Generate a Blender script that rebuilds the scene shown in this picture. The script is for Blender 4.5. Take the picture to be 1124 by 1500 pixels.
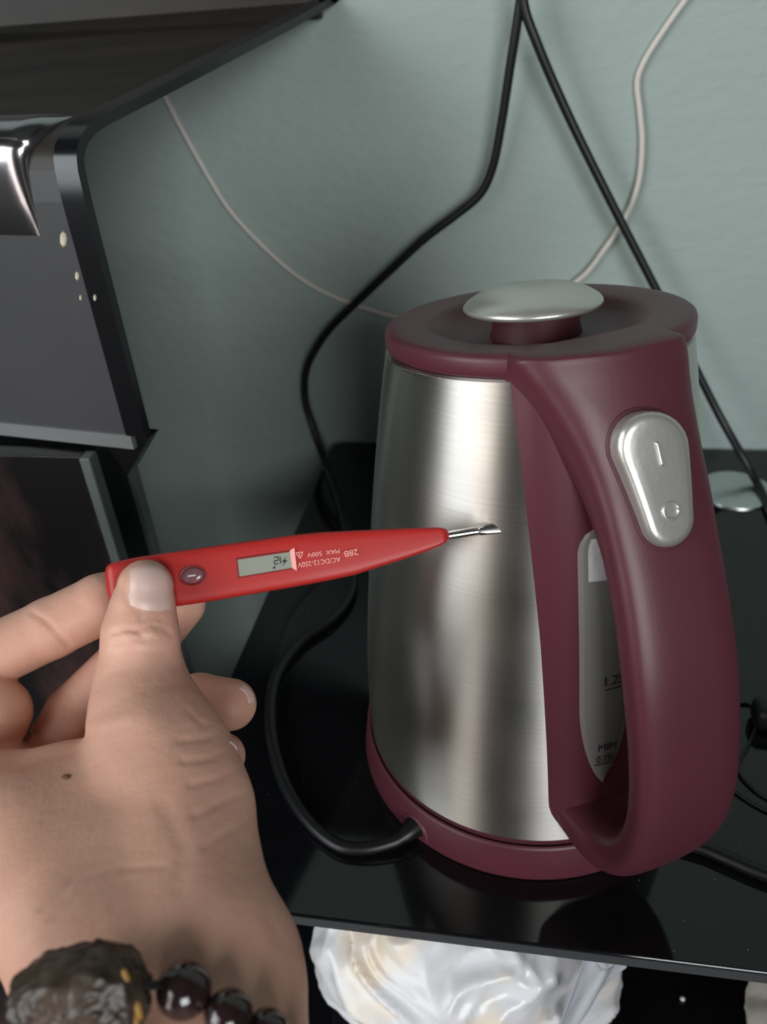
import bpy, bmesh, math, random
import numpy as np
from mathutils import Vector, Matrix, noise
from math import sin, cos, pi, radians, sqrt, exp
for o in list(bpy.data.objects): bpy.data.objects.remove(o)
random.seed(4)
SC = bpy.context.scene
COL = SC.collection
CM = 0.01
# ------------------------------------------------------------------ camera
FPX = 1198.58
C = np.array([-0.1458, -29.8634, 33.8630])            # centimetres
RT = np.array([0.98408805, 0.16380931, -0.06882743])
UP = np.array([-0.03373244, 0.55256016, 0.83279012])
FW = np.array([-0.17445007, 0.81721709, -0.54929354])
cam_d = bpy.data.cameras.new('camera')
cam = bpy.data.objects.new('camera', cam_d); COL.objects.link(cam)
cam_d.sensor_fit = 'VERTICAL'; cam_d.sensor_height = 36; cam_d.sensor_width = 27
cam_d.lens = FPX/1500*36
cam_d.clip_start = 0.02
cam_d.dof.use_dof = True; cam_d.dof.focus_distance = 0.30; cam_d.dof.aperture_fstop = 11
M = Matrix(((RT[0], UP[0], -FW[0], C[0]*CM), (RT[1], UP[1], -FW[1], C[1]*CM), (RT[2], UP[2], -FW[2], C[2]*CM), (0, 0, 0, 1)))
cam.matrix_world = M
SC.camera = cam
# ------------------------------------------------------------------ world, lights, exposure
w = bpy.data.worlds.new('world'); SC.world = w; w.use_nodes = True
w.node_tree.nodes['Background'].inputs[0].default_value = (0.75, 0.85, 0.9, 1)
w.node_tree.nodes['Background'].inputs[1].default_value = 0.05
SC.view_settings.view_transform = 'Standard'; SC.view_settings.look = 'None'
SC.view_settings.exposure = 0.24; SC.view_settings.gamma = 1; SC.view_settings.use_curve_mapping = False

def area(name, loc, target, sx, sy, power, color):
    l = bpy.data.lights.new(name, 'AREA'); l.shape = 'RECTANGLE'; l.size = sx*CM; l.size_y = sy*CM
    l.energy = power; l.color = color
    o = bpy.data.objects.new(name, l); COL.objects.link(o)
    o.location = Vector(loc)*CM
    d = Vector(target)-Vector(loc)
    o.rotation_euler = d.to_track_quat('-Z', 'Y').to_euler()
    return o
area('doorway_daylight', (-105, -165, 45), (0, 0, 5), 50, 190, 8.5, (1.0, 0.94, 0.88))
area('window_daylight', (-150, -95, 72), (5, 20, 5), 120, 110, 23.0, (0.90, 0.97, 1.0))
area('room_fill', (75, -180, 62), (-5, 20, 10), 90, 80, 21.0, (0.95, 0.98, 1.0))  # added fill from the front right to lift the wall, no actual lamp

# ------------------------------------------------------------------ helpers
def ray(x, y): return FW + RT*(x-562)/FPX - UP*(y-750)/FPX
def at(x, y, d): return C + ray(x, y)*d
def on(x, y, axis, val):
    v = ray(x, y); return C + v*(val-C[axis])/v[axis]
def px(P):
    d = np.asarray(P)-C; z = d@FW
    return np.stack([562+FPX*(d@RT)/z, 750-FPX*(d@UP)/z], -1)
def tag(o, label=None, cat=None, group=None, kind=None):
    if label: o['label'] = label
    if cat: o['category'] = cat
    if group: o['group'] = group
    if kind: o['kind'] = kind
    return o
def empty(name, loc):
    o = bpy.data.objects.new(name, None); COL.objects.link(o); o.location = Vector(loc)*CM
    o.empty_display_size = 0.02
    return o
def world_loc(o):
    v = Vector((0, 0, 0))
    while o is not None: v += o.location; o = o.parent
    return v
def mesh(name, verts, faces, mat, parent=None, smooth=True, bevel=0, sub=0, solid=0, auto=None):
    base = world_loc(parent) if parent else Vector((0, 0, 0))
    v = np.asarray(verts, dtype=float)*CM
    v = v-np.array(base)
    me = bpy.data.meshes.new(name); me.from_pydata(v.tolist(), [], [list(map(int, f)) for f in faces]); me.update()
    bm = bmesh.new(); bm.from_mesh(me); bmesh.ops.recalc_face_normals(bm, faces=bm.faces); bm.to_mesh(me); bm.free()
    me.materials.append(mat)
    for p in me.polygons: p.use_smooth = smooth
    o = bpy.data.objects.new(name, me); COL.objects.link(o)
    if parent: o.parent = parent
    if solid:
        m = o.modifiers.new('solid', 'SOLIDIFY'); m.thickness = solid*CM; m.offset = 0
    if bevel:
        m = o.modifiers.new('bevel', 'BEVEL'); m.width = bevel*CM; m.segments = 3; m.limit_method = 'ANGLE'; m.angle_limit = radians(35)
    if sub:
        m = o.modifiers.new('sub', 'SUBSURF'); m.levels = sub; m.render_levels = sub
    if auto is not None:
        if hasattr(me, 'set_sharp_from_angle'): me.set_sharp_from_angle(angle=radians(auto))
    return o
def boxvf(lo, hi):
    x0, y0, z0 = lo; x1, y1, z1 = hi
    v = [(x0,y0,z0),(x1,y0,z0),(x1,y1,z0),(x0,y1,z0),(x0,y0,z1),(x1,y0,z1),(x1,y1,z1),(x0,y1,z1)]
    f = [(0,3,2,1),(4,5,6,7),(0,1,5,4),(1,2,6,5),(2,3,7,6),(3,0,4,7)]
    return v, f
def box(name, lo, hi, mat, parent=None, bevel=0, **k):
    v, f = boxvf(lo, hi); return mesh(name, v, f, mat, parent, smooth=False, bevel=bevel, **k)
def prism(poly, e0, ex, ey, ez, h0, h1):
    """polygon (2-D) extruded along ez between h0 and h1 in a local frame"""
    n = len(poly); v = [e0+ex*a+ey*b+ez*h0 for a, b in poly]+[e0+ex*a+ey*b+ez*h1 for a, b in poly]
    f = [list(range(n))[::-1], list(range(n, 2*n))]+[(i, (i+1) % n, n+(i+1) % n, n+i) for i in range(n)]
    return v, f
def loft(secs, cap=True, closed=True):
    n = len(secs[0]); v = [p for s in secs for p in s]; f = []
    for i in range(len(secs)-1):
        for j in range(n if closed else n-1):
            a = i*n+j; b = i*n+(j+1) % n; f.append((a, b, b+n, a+n))
    if cap and closed:
        f.append(list(range(n))[::-1]); f.append([(len(secs)-1)*n+j for j in range(n)])
    return v, f
def spline(P, n=8):
    P = [np.array(p, float) for p in P]; P = [2*P[0]-P[1]]+P+[2*P[-1]-P[-2]]; out = []
    for i in range(1, len(P)-2):
        for k in range(n):
            t = k/n
            out.append(.5*((2*P[i])+(-P[i-1]+P[i+1])*t+(2*P[i-1]-5*P[i]+4*P[i+1]-P[i+2])*t*t+(-P[i-1]+3*P[i]-3*P[i+1]+P[i+2])*t**3))
    out.append(P[-2]); return out
def tube(P, r, seg=12, n=8, rad=None):
    pts = spline(P, n); m = len(pts); secs = []; up = np.array([.13, .2, 1.])
    for i, p in enumerate(pts):
        t = pts[min(i+1, m-1)]-pts[max(i-1, 0)]; t = t/np.linalg.norm(t)
        a = up-t*(up@t); a = a/np.linalg.norm(a); up = a; b = np.cross(t, a)
        rr = r if rad is None else rad(i/(m-1))
        secs.append([p+rr*(a*cos(q)+b*sin(q)) for q in np.linspace(0, 2*pi, seg, endpoint=False)])
    return loft(secs)
def lathe(prof, seg=96, fn=None, c=(0, 0, 0)):
    v = []; f = []; m = len(prof)
    for k in range(seg):
        a = 2*pi*k/seg
        for r, z in prof:
            q = np.array([c[0]+r*cos(a), c[1]+r*sin(a), c[2]+z]); v.append(fn(q, a, r, z) if fn else q)
    for k in range(seg):
        for i in range(m-1):
            a = k*m+i; b = ((k+1) % seg)*m+i; f.append((a, b, b+1, a+1))
    return v, f
def textvf(s, o, ex, ey, wd, ht, fn=None, bold=False):
    """letters as a flat mesh fitted into a wd x ht cell; ex/ey give reading and up direction"""
    cu = bpy.data.curves.new('t', 'FONT'); cu.body = s; cu.fill_mode = 'FRONT'; cu.resolution_u = 3
    if bold: cu.offset = 0.02
    ob = bpy.data.objects.new('t', cu); COL.objects.link(ob)
    dg = bpy.context.evaluated_depsgraph_get(); me = bpy.data.meshes.new_from_object(ob.evaluated_get(dg))
    V = np.array([v.co[:] for v in me.vertices]); F = [list(p.vertices) for p in me.polygons]
    bpy.data.objects.remove(ob); bpy.data.curves.remove(cu); bpy.data.meshes.remove(me)
    lo = V.min(0); hi = V.max(0); V = (V-lo)/np.maximum(hi-lo, 1e-6)
    if fn: return [fn(a*wd, b*ht) for a, b, _ in V], F
    return [o+ex*a*wd+ey*b*ht for a, b, _ in V], F

# ------------------------------------------------------------------ materials
def mat(name, col, rough=.5, metal=0, spec=.5, coat=0, noise_amt=0, noise_scale=20, col2=None, bump=0, bump_scale=80, stretch=(1, 1, 1), sss=0, trans=0, ior=1.45, rough_var=0, detail=5, coat_rough=.05, bump_dist=.001):
    m = bpy.data.materials.new(name); m.use_nodes = True; nt = m.node_tree; N = nt.nodes; L = nt.links
    b = N['Principled BSDF']; b.inputs['Base Color'].default_value = (*col, 1); b.inputs['Roughness'].default_value = rough
    b.inputs['Metallic'].default_value = metal; b.inputs['Specular IOR Level'].default_value = spec
    b.inputs['Coat Weight'].default_value = coat; b.inputs['Coat Roughness'].default_value = coat_rough; b.inputs['IOR'].default_value = ior
    b.inputs['Transmission Weight'].default_value = trans
    if sss:
        b.inputs['Subsurface Weight'].default_value = sss; b.inputs['Subsurface Radius'].default_value = (1, .35, .2); b.inputs['Subsurface Scale'].default_value = .004
    tc = N.new('ShaderNodeTexCoord'); mp = N.new('ShaderNodeMapping'); mp.inputs['Scale'].default_value = stretch
    L.new(tc.outputs['Object'], mp.inputs['Vector'])
    def nz(sc, dt=detail):
        n = N.new('ShaderNodeTexNoise'); n.inputs['Scale'].default_value = sc; n.inputs['Detail'].default_value = dt; n.inputs['Roughness'].default_value = .6
        L.new(mp.outputs[0], n.inputs['Vector']); return n
    if col2 is not None:
        n = nz(noise_scale); r = N.new('ShaderNodeValToRGB'); r.color_ramp.elements[0].position = .5-noise_amt; r.color_ramp.elements[1].position = .5+noise_amt
        r.color_ramp.elements[0].color = (*col, 1); r.color_ramp.elements[1].color = (*col2, 1)
        L.new(n.outputs['Fac'], r.inputs['Fac']); L.new(r.outputs['Color'], b.inputs['Base Color'])
    if rough_var:
        n = nz(noise_scale*2.3); r = N.new('ShaderNodeMapRange'); r.inputs['To Min'].default_value = rough-rough_var; r.inputs['To Max'].default_value = rough+rough_var
        L.new(n.outputs['Fac'], r.inputs['Value']); L.new(r.outputs[0], b.inputs['Roughness'])
    if bump:
        n = nz(bump_scale, 6); bp = N.new('ShaderNodeBump'); bp.inputs['Strength'].default_value = bump; bp.inputs['Distance'].default_value = bump_dist
        L.new(n.outputs['Fac'], bp.inputs['Height']); L.new(bp.outputs['Normal'], b.inputs['Normal'])
    return m
M_wall = mat('painted_plaster', (.335, .405, .378), .75, col2=(.385, .455, .425), noise_amt=.25, noise_scale=4, bump=.8, bump_scale=75, stretch=(1, 1, 1.8), bump_dist=.002)
M_room = mat('room_plaster', (.06, .065, .062), .8)
M_floor = mat('dark_floor', (.012, .012, .013), .5)
M_glass = mat('black_glass', (.004, .0042, .005), .07, spec=.5, ior=1.5, col2=(.006, .006, .007), noise_amt=.2, noise_scale=60, rough_var=.03)
M_edge = mat('glass_edge', (.05, .052, .055), .35)
M_steelcap = mat('spun_steel', (.62, .66, .64), .3, metal=1)
M_maroon = mat('maroon_plastic', (.094, .022, .034), .40, spec=.5, bump=.12, bump_scale=900, bump_dist=.0002)
M_maroon2 = mat('dark_maroon_plastic', (.075, .018, .028), .5)
M_black = mat('black_rubber', (.006, .006, .007), .38)
M_white = mat('white_cable_sheath', (.66, .61, .56), .5)
M_silver = mat('silver_plastic', (.60, .585, .56), .33, metal=.75, col2=(.66, .64, .605), noise_amt=.2, noise_scale=30, bump=.05, bump_scale=600)
M_red = mat('red_plastic', (.44, .022, .018), .42, spec=.5, bump=.08, bump_scale=500, bump_dist=.0002)
M_redd = mat('dark_red_plastic', (.22, .012, .014), .4)
M_pink = mat('pink_print', (.95, .42, .38), .5)
M_ink = mat('black_ink', (.01, .01, .012), .6)
M_lcd = mat('lcd_panel', (.29, .31, .255), .25)
M_btn = mat('button_plastic', (.24, .10, .12), .2, coat=.6)
M_chrome = mat('bright_steel', (.75, .72, .68), .22, metal=1)
M_gauge = mat('gauge_plastic', (.17, .165, .155), .28, spec=.6, coat=.3)
M_gauge_rim = mat('gauge_rim', (.21, .18, .175), .35)
M_gauge_top = mat('gauge_clear', (.50, .48, .49), .3, bump=.6, bump_scale=300)
M_skin = mat("skin", (.63, .33, .235), .5, sss=.25, col2=(.73, .42, .32), noise_amt=.3, noise_scale=25, bump=.5, bump_scale=170, bump_dist=.0008)
M_nail = mat('nail', (.70, .49, .43), .38)
M_nailtip = mat('nail_edge', (.55, .50, .45), .4)
M_mole = mat('mole', (.18, .08, .05), .6)
M_bead = mat('dark_bead', (.022, .010, .011), .16, coat=.6)
M_carved = mat('smoky_crystal', (.026, .017, .011), .33, col2=(.085, .06, .045), noise_amt=.12, noise_scale=90, coat=.0, bump=.1, bump_scale=250, spec=.4, stretch=(1, 1, .6), coat_rough=.25)
M_gold = mat('amber_cord', (.36, .20, .045), .3)
M_marble = mat('black_marble', (.006, .005, .006), .25, col2=(.10, .05, .045), noise_amt=.09, noise_scale=9, stretch=(1, 1, .45), coat=.2)
for n_ in M_marble.node_tree.nodes:
    if n_.type == 'VALTORGB': n_.color_ramp.elements[1].position = .74; n_.color_ramp.elements[0].position = .49
M_shell = mat('dark_enamel', (.012, .011, .010), .42, spec=.3, col2=(.034, .028, .024), noise_amt=.2, noise_scale=14, stretch=(.5, 2.2, 1))
M_front = mat('grey_enamel', (.040, .040, .043), .36, col2=(.06, .059, .062), noise_amt=.3, noise_scale=9)
M_lip = mat('grey_lip', (.16, .165, .165), .4)
M_rim = mat('black_gloss_trim', (.006, .006, .007), .2)
M_chip = mat('bare_metal_chip', (.55, .48, .38), .4)
M_post = mat('grey_profile', (.10, .12, .115), .4)
M_cabchrome = mat('polished_steel', (.42, .40, .42), .2, metal=1)

def steel_mat():
    m = bpy.data.materials.new('brushed_steel'); m.use_nodes = True; nt = m.node_tree; N = nt.nodes; L = nt.links
    b = N['Principled BSDF']; b.inputs['Metallic'].default_value = 1
    b.inputs['Roughness'].default_value = .33; b.inputs['Anisotropic'].default_value = .93; b.inputs['Anisotropic Rotation'].default_value = 0.25
    tg = N.new('ShaderNodeTangent'); tg.direction_type = 'RADIAL'; tg.axis = 'Z'; L.new(tg.outputs[0], b.inputs['Tangent'])
    tc = N.new('ShaderNodeTexCoord'); mp = N.new('ShaderNodeMapping'); mp.inputs['Scale'].default_value = (1.2, 1.2, 900)
    n = N.new('ShaderNodeTexNoise'); n.inputs['Scale'].default_value = 1.0; n.inputs['Detail'].default_value = 4
    L.new(tc.outputs['Object'], mp.inputs[0]); L.new(mp.outputs[0], n.inputs['Vector'])
    r = N.new('ShaderNodeValToRGB'); r.color_ramp.elements[0].color = (.60, .57, .53, 1); r.color_ramp.elements[1].color = (.70, .67, .63, 1)
    r.color_ramp.elements[0].position = .3; r.color_ramp.elements[1].position = .7
    n2 = N.new('ShaderNodeTexNoise'); n2.inputs['Scale'].default_value = 28; n2.inputs['Detail'].default_value = 6; L.new(tc.outputs['Object'], n2.inputs['Vector'])
    mr = N.new('ShaderNodeMapRange'); mr.inputs['From Min'].default_value = .3; mr.inputs['From Max'].default_value = .7; mr.inputs['To Min'].default_value = .38; mr.inputs['To Max'].default_value = .46
    L.new(n2.outputs['Fac'], mr.inputs['Value']); L.new(mr.outputs[0], b.inputs['Roughness'])
    L.new(n.outputs['Fac'], r.inputs['Fac']); L.new(r.outputs['Color'], b.inputs['Base Color'])
    bp = N.new('ShaderNodeBump'); bp.inputs['Strength'].default_value = .06; bp.inputs['Distance'].default_value = .0003
    L.new(n.outputs['Fac'], bp.inputs['Height']); L.new(bp.outputs[0], b.inputs['Normal'])
    return m
M_steel = steel_mat()
def plastic_bag_mat():
    m = mat('white_plastic_film', (.78, .78, .80), .35, col2=(.86, .86, .87), noise_amt=.3, noise_scale=8, bump=.25, bump_scale=25, bump_dist=.002, coat=.3, sss=.3)
    nt = m.node_tree; N = nt.nodes; L = nt.links; b = N['Principled BSDF']
    tc = N.new('ShaderNodeTexCoord'); n = N.new('ShaderNodeTexNoise'); n.inputs['Scale'].default_value = 13; n.inputs['Detail'].default_value = 3
    L.new(tc.outputs['Object'], n.inputs['Vector'])
    r = N.new('ShaderNodeValToRGB'); r.color_ramp.elements[0].position = .54; r.color_ramp.elements[1].position = .68
    r.color_ramp.elements[0].color = (.70, .70, .72, 1); r.color_ramp.elements[1].color = (.78, .60, .38, 1)
    L.new(n.outputs['Fac'], r.inputs['Fac']); L.new(r.outputs['Color'], b.inputs['Base Color'])
    return m
M_bag = plastic_bag_mat()

# ------------------------------------------------------------------ room
WY = 31.6
def slab(name, lo, hi, m): return tag(box(name, lo, hi, m), kind='structure')
v, f = boxvf((-160, WY, -75), (200, WY+5, 180)); tag(mesh('wall_back', v, f, M_wall, smooth=False), kind='structure')
slab('wall_left', (-165, -260, -75), (-160, WY, 180), M_room)
slab('wall_right', (200, -260, -75), (205, WY, 180), M_room)
slab('wall_front', (-160, -265, -75), (200, -260, 180), M_room)
slab('ceiling', (-165, -265, 180), (205, WY+5, 185), M_room)
slab('floor', (-165, -265, -80), (205, WY+5, -75), M_floor)

# ------------------------------------------------------------------ glass stand
st = tag(empty('glass_stand', (0, 10, -75)), 'black glass tiered stand carrying the kettle, with a shelf underneath', 'stand')
def round_rect(x0, x1, y0, y1, r, n=6):
    P = []
    for cx, cy, a0 in ((x1-r, y0+r, -90), (x1-r, y1-r, 0), (x0+r, y1-r, 90), (x0+r, y0+r, 180)):
        for k in range(n+1):
            a = radians(a0+90*k/n); P.append((cx+r*cos(a), cy+r*sin(a)))
    return P
X, Y, Z = np.eye(3); O0 = np.zeros(3)
XL, XR, YF, YB = -17.07, 62, -11.1, 31.2
v, f = prism(round_rect(XL, XR, YF, YB, 1.2), O0, X, Y, Z, -.78, 0)
top = mesh('tabletop', v, f, M_glass, st, smooth=False, bevel=.09)
# ground front edge of the glass: a slim matt strip set in the edge
v, f = prism(round_rect(XL+.4, XR-.4, YF-.035, YF+.3, .03, 2), O0, X, Y, Z, -.68, -.1)
mesh('ground_edge', v, f, M_edge, top, smooth=False)
v, f = prism(round_rect(-22.0, XR, -9, YB, 1.2), O0, X, Y, Z, -19.8, -19.0)
mesh('lower_shelf', v, f, M_glass, st, smooth=False, bevel=.08)
for lx, ly in ((14.9, 24.9), (56, 24.9), (56, -5), (-19.5, -4)):
    zt = -.78 if lx > -17 else -19.8
    v, f = lathe([(0, -75), (2.2, -75), (2.2, zt), (0, zt)], 32, c=(lx, ly, 0)); mesh('leg', v, f, M_steelcap, st, auto=40)
v, f = lathe([(0, .22), (2.45, .22), (2.6, .16), (2.65, 0), (0, 0)], 64, c=(14.9, 24.9, 0))
tag(mesh('leg_cap', v, f, M_steelcap, st, auto=40), 'round brushed steel cap on the glass')

# ------------------------------------------------------------------ kettle base and kettle
GX, GY = .053, -.13
def tilt(q, amt=1.0): return np.array([q[0]-.12, q[1], q[2]+amt*(GX*q[0]+GY*q[1])])
bt = tag(empty('kettle_base', (0, 0, 0)), 'round maroon plastic power base under the kettle with black cord', 'kettle base')
v, f = lathe([(0, 0.02), (8.1, 0.02), (8.28, .1), (8.3, .22), (8.08, 1.8), (8.02, 1.95), (7.93, 1.98), (7.86, 1.9), (7.82, 1.3), (0, 1.3)], 128)
mesh('base_ring', v, f, M_maroon, bt, auto=50)
# arched collar where the cord leaves the base
an = radians(-126.5); er = np.array([cos(an), sin(an), 0]); et = np.array([-sin(an), cos(an), 0])
arch = [er*8.22+et*(.78*cos(q))+Z*(.25+.95*max(sin(q), 0)) for q in np.linspace(0, pi, 9)]
arch = [a-er*.10*a[2] for a in arch]
v, f = tube(arch, .13, 8, 5); mesh('cord_collar', v, f, M_maroon, bt)
v, f = loft([[er*(7.7+k)+et*(.66*cos(q))+Z*(.02+.95*max(sin(q), 0)*(1)) for q in np.linspace(0, pi, 12)] for k in (0, .55)])
mesh('cord_socket', v, f, M_black, bt, auto=40)
cp = [er*7.9+Z*.68, er*8.7+Z*.66]
for x, y in ((575, 1233), (530, 1243), (490, 1235), (445, 1195), (412, 1135), (396, 1060), (404, 992), (440, 940), (485, 908), (512, 872), (516, 830), (508, 780), (494, 725)):
    cp.append(on(x, y, 2, .55 if x == 575 else .40 if x == 530 else .36))
for x, y, wy in ((474, 672, 27.6), (458, 625, 29.2), (447, 585, 29.6), (450, 538, 29.8), (478, 488, 30.1), (520, 445, 30.2), (570, 398, 30.3), (622, 350, 30.3), (668, 315, 30.2), (703, 285, 30.1), (722, 245, 30.0), (735, 180, 29.8), (748, 95, 29.5), (762, 5, 29.2), (768, -60, 29.0)):
    cp.append(on(x, y, 1, wy))
v, f = tube(cp, .33, 12, 7, rad=lambda t: .31+.29*max(0, 1-t/.05))
tag(mesh('power_cord', v, f, M_black, bt), 'black power cord')

kt = tag(empty('electric_kettle', (0, 0, 1.35)), 'brushed steel electric kettle with maroon lid and large maroon handle', 'kettle')
ZP = [2.3, 3.5, 6, 9, 12, 15, 18, 20, 21.2, 22.0]; RP = [7.86, 7.85, 7.72, 7.50, 7.18, 6.80, 6.36, 6.04, 5.83, 5.66]
def rb(z): return float(np.interp(z, ZZ, RR))
_z = np.linspace(2.3, 22.0, 60)
# smooth the radius table
_c = np.polyfit(ZP, RP, 4); ZZ = _z; RR = np.polyval(_c, _z)
prof = [(7.2, 2.3)]+[(rb(z), z) for z in _z]+[(5.5, 22.05), (5.3, 21.9)]
SP = radians(118)
def bodyfn(q, a, r, z):
    d = (a-SP+pi) % (2*pi)-pi
    s = .9*exp(-(d/.30)**2)*min(max((z-13)/6, 0), 1)*min(max((21.9-z)/2, 0), 1)
    r2 = r+s; am = max(0, (z-9)/13)**1.5
    return np.array([r2*cos(a)-.12*am, r2*sin(a), z+am*(GX*r2*cos(a)+GY*r2*sin(a))])
v, f = lathe(prof, 160, bodyfn); mesh('body', v, f, M_steel, kt, auto=50)
v, f = lathe([(0, 1.35), (7.5, 1.35), (7.7, 1.5), (7.84, 2.0), (7.86, 2.32), (7.3, 2.32)], 128); mesh('bottom_ring', v, f, M_maroon2, kt, auto=50)
# ring of bare metal that shows under the lid, slightly proud
LZ = 22.0
def T(p): return [(r, z+LZ) for r, z in p]
v, f = lathe(T([(0, .0), (5.4, 0), (5.5, .08), (5.62, .16), (5.67, .3), (5.66, .66), (5.61, .80), (5.50, .88), (5.3, .91), (4.9, .90), (4.2, .85), (3.95, .80), (3.80, .70), (3.55, .48), (3.2, .28), (2.8, .2), (2.2, .17), (0, .17)]), 128, lambda q, a, r, z: tilt(q))
lid = mesh('lid', v, f, M_maroon, kt, auto=60)
v, f = lathe(T([(0, .1), (1.75, .1), (1.62, .5), (1.6, 1.35), (0, 1.35)]), 64, lambda q, a, r, z: tilt(q)); mesh('knob_stem', v, f, M_maroon2, lid, auto=50)
def knobfn(q, a, r, z):
    q = tilt(q); q[0] -= .15
    if z > LZ+1.3: q[2] -= .10*exp(-(((a-radians(95)+pi) % (2*pi)-pi)/.22)**2)*(r/2.5)
    return q
v, f = lathe(T([(0, 1.1), (2.25, 1.12), (2.48, 1.18), (2.56, 1.27), (2.54, 1.36), (2.44, 1.48), (2.1, 1.70), (1.55, 1.90), (.95, 2.02), (.4, 2.07), (.02, 2.08)]), 96, knobfn)
tag(mesh('knob', v, f, M_silver, lid, auto=60), 'domed silver lid knob')

we = [tilt(np.array([5.70*cos(radians(a)), 5.70*sin(radians(a)), 22.0])) for a in range(-158, -118, 4)]
v, f = tube(we, .045, 6, 3, rad=lambda t: .012+.035*abs(sin(9*t+1))*(1-abs(2*t-1)**3)); mesh('worn_edge', v, f, M_chrome, kt)
HA = radians(-60); HR = np.array([cos(HA), sin(HA), 0]); HT = np.array([-sin(HA), cos(HA), 0])
# panel running down the body behind the handle
def surf(z, t, off):
    """point on the kettle wall, arc offset t from the handle plane, raised by off"""
    r = rb(min(z, 22)); a = HA+t/r
    q = bodyfn(None, a, r, z); n = np.array([cos(a), sin(a), .1]); return q+n*off
NZ = 44; NT = 20; secs = []
for i in range(NZ+1):
    z = 2.75+(22.1-2.75)*i/NZ
    hw = float(np.interp(z, [2.75, 3.2, 3.8, 4.6, 13, 21.8], [1.2, 2.1, 2.55, 2.75, 3.0, 3.45]))
    secs.append([surf(z, -.25+hw*t, .22*(1-abs(t)**6)) for t in np.linspace(-1, 1, NT+1)])
v, f = loft(secs, cap=False, closed=False); mesh('back_panel', v, f, M_maroon, kt)
def hwg(z, k=1.0):
    zt, zb = 17.35, 5.9
    if z > 16.3: return 1.0*sqrt(max(0, 1-((z-16.3)/(zt-16.3))**2))*k
    if z < 10.0: return (1.0*(1-((10.0-z)/(10.0-zb))**1.8)**.75)*k if z > zb else 0
    return 1.0*k
def gauge(name, z0, z1, k, off, m, par, dome=.08):
    S = []
    for z in np.linspace(z0, z1, 40):
        hw = max(hwg(z, k), .01); S.append([surf(z, -.9+hw*t, off+dome*(1-t*t)) for t in np.linspace(-1, 1, 13)])
    v, f = loft(S, cap=False, closed=False); return mesh(name, v, f, m, par)
gw = gauge('water_gauge', 5.92, 17.34, 1.0, .235, M_gauge_rim, kt)
tag(gw, 'grey translucent water level window')
gauge('gauge_pane', 6.15, 17.1, .80, .27, M_gauge, gw)
gauge('clear_section', 15.35, 16.9, .66, .31, M_gauge_top, gw)
def gtext(s, z, t0, wd, ht, par):
    v, f = textvf(s, None, None, None, wd, ht, fn=lambda a, b: surf(z+b, t0-.5+a, .375)); mesh('print', v, f, M_ink, par, smooth=False)
gtext('1.25L', 10.95, -.5, 1.0, .42, gw)
v, f = loft([[surf(zz, tt-.8, .375) for tt in np.linspace(-.2, .65, 6)] for zz in (10.75, 10.80)], cap=False, closed=False); mesh('print', v, f, M_ink, gw)
gtext('MIN', 7.75, -.68, .72, .36, gw)
gtext('0.75L', 7.15, -.75, .80, .36, gw)
v, f = loft([[surf(zz, tt-.7, .375) for tt in np.linspace(-.6, .2, 6)] for zz in (7.02, 7.07)], cap=False, closed=False); mesh('print', v, f, M_ink, gw)

HO = [(4.0, 23.47), (5.0, 23.62), (6.02, 23.74), (6.28, 23.45), (6.85, 22.15), (7.55, 20.55), (8.65, 18.5), (9.75, 16.4), (10.85, 13.9), (11.6, 11.2), (12.0, 8.6), (11.8, 6.1), (11.0, 4.0), (9.9, 2.9), (8.8, 2.75), (7.5, 3.1)]
HI = [(4.0, 22.6), (4.4, 22.2), (4.6, 21.7), (4.8, 21.2), (5.2, 20.4), (6.1, 19.2), (7.3, 17.5), (8.4, 15.5), (9.4, 13.2), (10.1, 10.9), (10.5, 8.7), (10.4, 7.0), (9.8, 5.7), (9.1, 5.0), (8.4, 4.8), (7.2, 4.9)]
HW = [2.4, 2.72, 2.82, 2.75, 2.42, 2.14, 2.02, 2.02, 2.08, 2.08, 2.1, 2.1, 2.05, 2.1, 2.2, 2.3]
HC = [-.75, -.8, -.82, -.68, -.3, -.03, .05, .05, 0, 0, 0, 0, -.05, -.15, -.25, -.35]
hp = spline([np.array([a, b, c, d, e, g_]) for (a, b), (c, d), e, g_ in zip(HO, HI, HW, HC)], 5)
def arc_drop(tq, O):
    fade = float(np.interp(O[1], [19.5, 22.8], [0, 1])) if O[0] < 9.5 else 0
    return fade*min(6.15-sqrt(max(6.15**2-tq*tq, 4)), 1.6) if O[0] > 5.0 else fade*min(6.15-sqrt(max(6.15**2-tq*tq, 4)), 1.6)*max(O[0]-3.6, 0)/1.4
secs = []
for q in hp:
    O = q[:2]; I = q[2:4]; wv = q[4]; cc = (O+I)/2; hv = (O-I)/2; s = []
    for th in np.linspace(0, 2*pi, 36, endpoint=False):
        ct, sn = cos(th), sin(th)
        ex = float(np.interp(O[1], [18.0, 22.0, 23.2], [.62, .42, .22])) if O[0] < 9 else .62
        t = wv*math.copysign(abs(ct)**ex, ct); n = math.copysign(abs(sn)**ex, sn)
        p2 = cc+hv*n; p2 = p2-np.array([arc_drop(t+q[5], O), 0]); s.append(HR*p2[0]+HT*(t+q[5])+Z*p2[1])
    secs.append(s)
v, f = loft(secs); handle = mesh('handle', v, f, M_maroon, kt, auto=70)
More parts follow.
